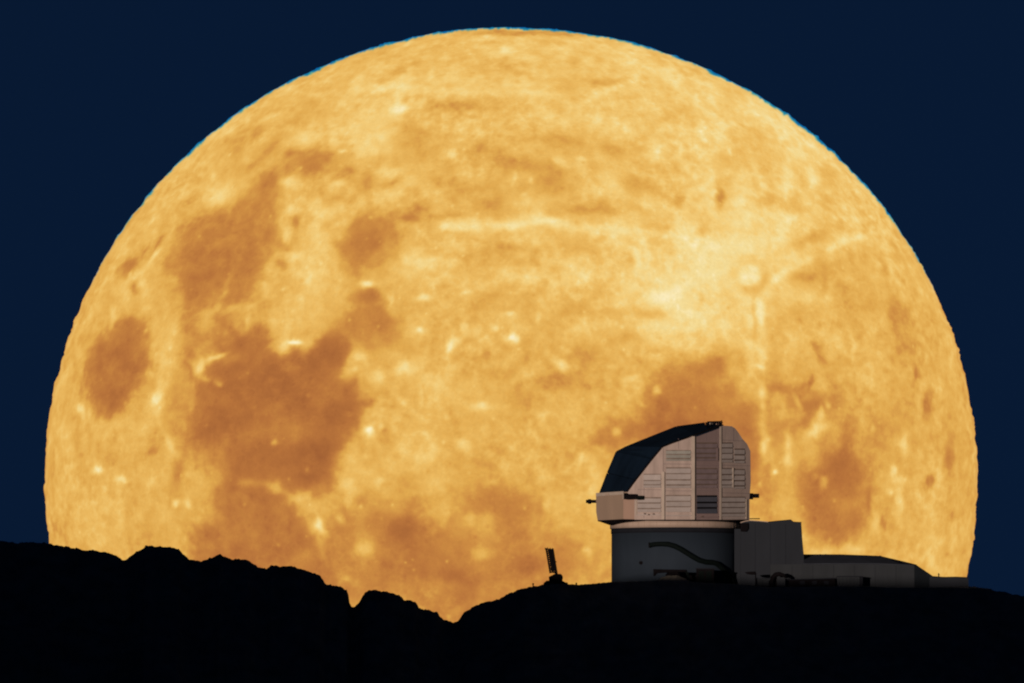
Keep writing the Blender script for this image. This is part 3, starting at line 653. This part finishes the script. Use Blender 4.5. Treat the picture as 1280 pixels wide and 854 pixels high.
# rail and aerial on the ridge of the dome
MB().tube([at(884,527.4,-6), at(902.5,526.8,-6)], .1, 6).build('handrail', MAT['black'], dome)
for px in (884.5, 888.5, 892.5, 896.5, 900):
    MB().tube([at(px,531.5,-6), at(px,527.2,-6)], .09, 6).build('rail_post', MAT['black'], dome)
MB().box(tuple(at(887,530.6,-5.5)), (at(890.5,530,-5.5).x, -4.6, at(889,528.4,-5.5).z)).build('roof_unit', MAT['trim'], dome)
MB().box(tuple(at(895,531,-5.5)), (at(898.5,530,-5.5).x, -4.6, at(896,529.4,-5.5).z)).build('roof_unit', MAT['bay2'], dome)
MB().tube([at(902,534,-9), at(902.2,525.4,-9)], [.16,.09], 6).build('aerial', MAT['black'], dome)
MB().tube([at(900.4,528.6,-9), at(903.8,528.2,-9)], .08, 6).build('aerial', MAT['black'], dome)

# ---------------------------------------------------------------- round lower building
def cyl(r, z0, z1, mat, name, parent, n=96, cx=CX, cy=0.0, r1=None, inner=None):
    m = MB(); r1 = r1 or r
    lo = [Vector((cx+r*math.sin(2*math.pi*k/n), cy-r*math.cos(2*math.pi*k/n), z0)) for k in range(n)]
    hi = [Vector((cx+r1*math.sin(2*math.pi*k/n), cy-r1*math.cos(2*math.pi*k/n), z1)) for k in range(n)]
    m.v = lo+hi; m.f = [[k, (k+1) % n, n+(k+1) % n, n+k] for k in range(n)] + [[k for k in reversed(range(n))], [n+k for k in range(n)]]
    o = m.build(name, mat, parent)
    for p in o.data.polygons:
        if len(p.vertices) == 4: p.use_smooth = True
    return o
zr1 = at(844, 650.4, -13).z; zr0 = at(844, 659.2, -13).z; gz = -1.0
drumt = empty('round_base_building', (CX, 0, ground_z(844)), 'dark grey round building under the telescope dome with a pale rim', 'building')
cyl(13.05, zr0, zr1, MAT['ring'], 'rim_ring', drumt)
cyl(12.85, zr0-1.0, zr0, MAT['roofd'], 'rim_shade_band', drumt)  # dark band standing for the shade under the rim
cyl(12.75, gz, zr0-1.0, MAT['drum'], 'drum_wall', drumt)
for k in range(-13, 14):                              # joints of the rim cladding
    a = k*math.pi/30 + .02; p = Vector((CX+13.06*math.sin(a), -13.06*math.cos(a), 0)); t = Vector((math.cos(a), math.sin(a), 0))*.035
    MB().slab([p-t+Vector((0,0,zr0+.05)), p+t+Vector((0,0,zr0+.05)), p+t+Vector((0,0,zr1-.05)), p-t+Vector((0,0,zr1-.05))], Vector((-math.sin(a), math.cos(a), 0))*.03).build('rim_joint', MAT['bay'], drumt)
def on_drum(px, py, out=0.0):
    r = Rd = 12.75+out; ry = ray(px, py); o = CAMP - Vector((CX, 0, 0))
    A = ry.x**2+ry.y**2; B = 2*(o.x*ry.x+o.y*ry.y); C = o.x**2+o.y**2-r*r
    dd = B*B-4*A*C
    t = (-B-math.sqrt(max(dd, 0)))/(2*A); return CAMP + ry*t
v = MB()
c0 = on_drum(801, 703.6, .02)
v.slab([c0+Vector((.36*math.cos(t), 0, .36*math.sin(t))) for t in [k*math.pi/6 for k in range(12)]], (0, -.3, 0)).build('vent', MAT['black'], drumt)
# exhaust duct running down the drum
dp = [(811.5,681.6),(818,680.4),(826,680),(835,680.4),(843,682.6),(851,686.6),(859,691.6),(867,696.6),(874,700.4),(882,702.6),(890,703),(896,704.6),(902,709.6),(908,716),(913,722.5),(916.5,730),(917.5,736)]
dpts = [on_drum(a, b, .45) for a, b in dp]
dct = MB().tube(dpts, [.46]*3+[.52]*12+[.56]*2, 10).build('exhaust_duct', MAT['duct'], None, smooth=True)
tag(dct, 'black-green bent duct snaking down the round grey wall to the ground', 'duct')
e = MB().tube([dpts[0]+Vector((-.12,.02,0)), dpts[0]+Vector((.22,0,.02))], .52, 10).build('duct_flange', MAT['black'], dct)

# ---------------------------------------------------------------- annex
FY = -9.5
ann = empty('annex_building', at(965, 725, 0), 'tall windowless dark grey annex block joined to the right of the round base', 'building')
pts = [(926,653.6),(932,651.6),(938,651),(960,652.6),(974,651.2),(988.4,649.9),(991.7,652.5),(1001.6,653),(1003,675),(1004.8,694),(1005.4,738),(926,738)]
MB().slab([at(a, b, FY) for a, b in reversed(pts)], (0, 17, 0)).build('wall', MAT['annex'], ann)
MB().slab([at(a, b, -5.5) for a, b in [(918,661.3),(926.5,661.3),(926.5,738),(918,738)]], (0, 10, 0)).build('link_wall', MAT['annex'], ann)
MB().slab([at(a, b, FY-.06) for a, b in [(925.6,653.9),(932,651.9),(938,651.2),(948,651.8),(960,652.9),(960,652.0),(948,650.9),(938,650.1),(932,650.9),(925.6,652.8)]], (0, .6, 0)).build('parapet_cap', MAT['ring'], ann)
MB().slab([at(a, b, FY-.06) for a, b in [(960.2,653.2),(974,651.8),(988.4,650.5),(991.7,653.1),(1001.8,653.6),(1001.8,652.6),(991.9,652.1),(988.4,649.4),(974,650.7),(960.2,652.1)]], (0, .6, 0)).build('parapet_cap', MAT['roofd'], ann)
MB().slab([at(a, b, FY-.5) for a, b in [(925.2,654.2),(926,664.4),(933,664.8),(935.6,661),(935.4,653.6)]], (0, 1.5, 0)).build('corner_box', MAT['black'], ann, bevel=.08)
for px in (944, 963, 982):
    MB().slab([at(a, b, FY-.03) for a, b in [(px-.2,655),(px+.2,655),(px+.2,716),(px-.2,716)]], (0, .05, 0)).build('wall_joint', MAT['roofd'], ann)

# ---------------------------------------------------------------- long low building
low = empty('low_long_building', at(1070, 733, -9), 'long low dark grey building with a rounded sloping roof right of the annex', 'building')
EY = -13.0
wt = [(963,735.5),(963,705.6),(1010,705.4),(1060,705.2),(1110,705.6),(1143,707.4),(1143,736.5)]
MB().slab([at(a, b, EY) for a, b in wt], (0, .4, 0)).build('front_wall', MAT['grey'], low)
MB().slab([at(a, b, -4.0) for a, b in [(1004,738),(1004,693.6),(1024,693.2),(1050,693.8),(1082,694.9),(1100,695.7),(1113,699),(1130,702.6),(1146,706.6),(1152.5,711),(1160,716),(1165.6,719.9),(1166,738)]], (0, 8, 0)).build('rear_block', MAT['roofd'], low)
ft = [(1004.5,705.2),(1060,705.0),(1098,705.2),(1110,705.6),(1128,706.4),(1143,707.2)]
bk = [(1004.5,693.7),(1050,693.8),(1082,694.9),(1100,695.7),(1128,702.2),(1146,706.7)]
for i in range(5):
    MB().slab([at(*ft[i], EY-.1), at(*ft[i+1], EY-.1), at(*bk[i+1], -3.9), at(*bk[i], -3.9)], (0,0,.12)).build('roof_panel', MAT['roofl'], low)
MB().slab([at(1143.1,736.5,EY+.1), at(1165.4,737,EY+2.2), at(1165.4,720.1,EY+2.2), at(1152.5,711.2,EY+1), at(1146,707.1,EY+.4), at(1143.1,707.2,EY+.1)], (0,.3,0)).build('end_wall', MAT['endw'], low)
for px in (990, 1016, 1042, 1068, 1094, 1120):
    MB().slab([at(a, b, EY-.03) for a, b in [(px-.18,707),(px+.18,707),(px+.18,733),(px-.18,733)]], (0, .06, 0)).build('wall_joint', MAT['roofd'], low)
for px in (1024, 1031, 1093, 1099):
    MB().box(tuple(at(px,695.8,-2)), (at(px+2.5,694,-2).x, -1, at(px,692.8 if px < 1050 else 694.6,-2).z)).build('roof_vent', MAT['roofd'], low)
lw = empty('yard_wall', at(1185, 733, -8), 'low grey wall running out to the right end of the summit', 'wall')
MB().slab([at(a, b, -11.3) for a, b in [(1162,737),(1162,720.6),(1180,721.8),(1195,721.6),(1210.4,722.2),(1211,737)]], (0, .5, 0)).build('wall', MAT['annex'], lw)
MB().slab([at(a, b, -11.4) for a, b in [(1162,721.4),(1162,719.9),(1180,721.2),(1195,720.9),(1210.8,721.6),(1210.8,722.9),(1195,722.3),(1180,722.5)]], (0, .7, 0)).build('coping', MAT['roofd'], lw)
pm = MB().tube([at(1173.4,721.5,-11.0), at(1173.4,716.6,-11.0)], .1, 6).tube([at(1172.4,718.6,-11.0), at(1174.6,718.6,-11.0)], .07, 6).build('short_mast', MAT['black'], None)
tag(pm, 'tiny black mast standing on the low grey wall at the right', 'mast')

# ---------------------------------------------------------------- things on the summit yard
YF = -17.0
def bx(px0, px1, py0, py1, Y, dep): 
    a = at(px0, py1, Y); b = at(px1, py0, Y); return (a.x, Y, a.z), (b.x, Y+dep, b.z)
def boxed(mb, px0, px1, py0, py1, Y, dep): lo, hi = bx(px0, px1, py0, py1, Y, dep); return mb.box(lo, hi)
# light container
t = empty('storage_container', at(1062, 733, YF), 'pale grey storage container in front of the long low building', 'container')
boxed(MB(), 1046.5, 1074.5, 721.2, 736, YF, 2.5).build('body', MAT['grey'], t)
boxed(MB(), 1046, 1079, 720.2, 721.3, YF-.1, 2.8).build('roof', MAT['roofd'], t)
boxed(MB(), 1074.6, 1078.6, 721.4, 735.6, YF+.2, 2.2).build('end_wall', MAT['roofd'], t)
for k in range(6): boxed(MB(), 1048.6+k*4.6, 1049.1+k*4.6, 722.4, 733.4, YF-.05, .1).build('rib', MAT['annex'], t)
# dark low shed
t = empty('dark_shed', at(1015, 733, YF), 'long low black shed between the arch and the pale container', 'shed')
boxed(MB(), 986, 1044, 724.2, 737, YF+.3, 2.4).build('body', MAT['black'], t)
MB().slab([at(a, b, YF) for a, b in [(984,724.4),(1046,722.4),(1046,723.6),(984,725.6)]], (0, 3, 0)).build('roof', MAT['roofd'], t)
for px in (1000, 1015, 1030): boxed(MB(), px, px+6, 726.4, 731, YF+.25, .1).build('door', MAT['roofd'], t)
# arch
t = empty('round_shelter', at(973, 733, YF), 'small black arched shelter with an open pale doorway', 'shelter')
ar = [(964.6,737),(964.8,727),(966.5,721.6),(970,718.4),(974,717.6),(979,719),(982.6,721.6)]
MB().tube([at(a, b, YF-.2) for a, b in ar], [.5,.5,.5,.48,.45,.35,.25], 8).build('arch', MAT['black'], t, smooth=True)
boxed(MB(), 971, 981.5, 721.8, 733, YF+.2, .3).build('back_panel', MAT['grey'], t)
boxed(MB(), 966, 971, 720, 737, YF+.3, .4).build('side_panel', MAT['black'], t)
# pale cabinet with a black canopy
t = empty('equipment_cabinet', at(953, 734, YF), 'pale grey equipment cabinet beside a black post and canopy', 'cabinet')
boxed(MB(), 945.6, 961, 723.6, 737, YF+.1, 1.6).build('body', MAT['grey'], t)
boxed(MB(), 945, 961.6, 722.6, 723.6, YF, 1.8).build('top', MAT['annex'], t)
boxed(MB(), 953, 953.4, 724.6, 733.4, YF+.06, .06).build('door_joint', MAT['roofd'], t)
t = empty('floodlight_post', at(944.6, 733, YF), 'black post with a flat black floodlight head left of the pale cabinet', 'light post')
MB().tube([at(944.6,737,YF-.4), at(944.6,716,YF-.4)], .12, 6).build('post', MAT['black'], t)
MB().slab([at(a, b, YF-.8) for a, b in [(930.8,715.4),(934,717.6),(939,718.6),(944.8,718.4),(944.8,714.4),(938,714.6)]], (0, .8, 0)).build('lamp_head', MAT['black'], t, bevel=.05)
# block shed
t = empty('generator_box', at(881, 729, YF), 'tall black generator box against the round grey wall under the duct', 'generator')
boxed(MB(), 870.4, 892.6, 711.4, 733, YF, 1.8).build('body', MAT['black'], t, bevel=.06)
boxed(MB(), 869.8, 893.4, 710, 711.5, YF-.1, 2).build('lid', MAT['roofd'], t)
boxed(MB(), 873, 880, 714, 727, YF-.05, .1).build('door', MAT['duct'], t); boxed(MB(), 882.5, 889.5, 714, 727, YF-.05, .1).build('door', MAT['duct'], t)
boxed(MB(), 862, 870, 719, 731, YF+.3, 1.4).build('side_box', MAT['black'], t, bevel=.06)
# machine on the mound
t = empty('boom_machine', at(842, 721, -19.5), 'small black tracked machine with a long flat boom on the mound before the round wall', 'digger')
Ym = -19.8
boxed(MB(), 832, 850, 717.4, 721.5, Ym, 1.8).build('track', MAT['black'], t, bevel=.1)
boxed(MB(), 835, 848, 714.8, 717.6, Ym+.1, 1.5).build('cab', MAT['black'], t, bevel=.1)
MB().slab([at(a, b, Ym-.2) for a, b in [(816.6,711.4),(831,711.8),(858.4,712.2),(857.6,715.4),(846,715.2),(832,716),(822,716.6),(818.6,720.2),(816.8,719.8)]], (0, .7, 0)).build('boom', MAT['black'], t, bevel=.06)
MB().slab([at(a, b, Ym) for a, b in [(855,712.4),(858.4,712.4),(861,718),(862.5,724),(860,724),(857.4,717.6)]], (0, .4, 0)).build('arm', MAT['duct'], t)

# ---------------------------------------------------------------- leaning lattice mast on the left shoulder
YM = -19.5
t = empty('lattice_antenna', at(692, 731, YM), 'leaning black lattice antenna on a squat base, silhouetted left of the dome', 'antenna')
def rail(p, q, r0, name='rail'): return MB().tube([p, q], r0, 6).build(name, MAT['black'], t)
for yy in (YM-.5, YM+.5):
    rail(at(682.6,685.4,yy), at(687.8,716.6,yy), .17); rail(at(690.2,686,yy), at(695.6,719,yy), .30 if yy < YM else .2)
    rail(at(686.6,685.8,yy), at(691.6,712,yy), .26)
MB().slab([at(685.9,686.4,YM+.2), at(690.6,686.8,YM+.2), at(694.8,714,YM+.2), at(690.6,712.5,YM+.2)], (0,.3,0)).build('backing_panel', MAT['black'], t)
n = 12
for k in range(n):
    s = k/(n-1); xa = 682.4+5.2*s; ya = 686.2+29*s; xb = 690.2+5.2*s*29/33; yb = 686.6+29*s
    rail(at(xa-.5,ya,YM-.5), at(xb+.4,yb+.3,YM-.5), .13, 'rung')
    if k < n-1:
        s2 = (k+1)/(n-1)
        rail(at(xa,ya,YM-.5), at(690.2+4.6*s2,686.6+29*s2,YM-.5), .06, 'brace')
        rail(at(xb,yb,YM+.5), at(682.4+5.2*s2,686.2+29*s2,YM+.5), .06, 'brace')
for (xa, ya, xb, yb, hh) in [(684.8,686.6,690.6,687.4,5.4),(686,692,691.6,693,5.4),(686.6,698,692.4,699,5.2),(687,703.6,693.2,704.2,4.8),(687.6,709,693,709.6,3.4)]:
    MB().slab([at(xa,ya,YM), at(xb,yb,YM), at(xb+.8,yb+hh,YM), at(xa+.8,ya+hh,YM)], (0,.12,0)).build('mesh_panel', MAT['black'], t)
rail(at(693.6,702.6,YM-.5), at(695.6,702.2,YM-.5), .1, 'bracket')
for px, py in [(681.6,684.6),(684.4,684.2),(688,684.9),(690.6,685)]:
    rail(at(px,py+3,YM), at(px-.2,py,YM), .07, 'tip')
MB().slab([at(696+4.2*0+3.6+4.1*math.cos(a), 722.2+4.9*math.sin(a), YM-.6) for a in [k*math.pi/8 for k in range(16)]], (0,1.4,0)).build('counterweight', MAT['black'], t)
MB().slab([at(a, b, YM-.4) for a, b in [(686.4,729),(686,721),(690,719.2),(694.5,716.8),(699,717.6),(702.6,719),(703.4,729)]], (0,1.3,0)).build('pedestal', MAT['black'], t)
MB().slab([at(a, b, YM-.9) for a, b in [(677.6,733.5),(680,728.4),(683.4,725.8),(690,726.2),(703,726),(706.6,728),(709.6,728.4),(710.4,733.5)]], (0,2.4,0)).build('platform', MAT['black'], t)
t = empty('marker_post', at(666.5, 735, YM), 'tiny black post with a thin rail left of the leaning antenna', 'post')
MB().tube([at(666.6,736,YM), at(666.2,729.4,YM)], [.14,.10], 6).build('post', MAT['black'], t)
boxed(MB(), 665.2, 667.6, 729.2, 730.6, YM-.2, .4).build('cap', MAT['black'], t)
MB().tube([at(666.6,733,YM), at(672,733.6,YM), at(678.6,731.2,YM)], .10, 6).build('rail', MAT['black'], t)
t = MB().tube([at(720.4,733,YM), at(720.4,729,YM)], .12, 6).tube([at(719.4,729.4,YM), at(721.4,729.4,YM)], .14, 6).build('survey_stub', MAT['black'], None)
tag(t, 'tiny black stub on the ridge between the antenna and the round building', 'post')
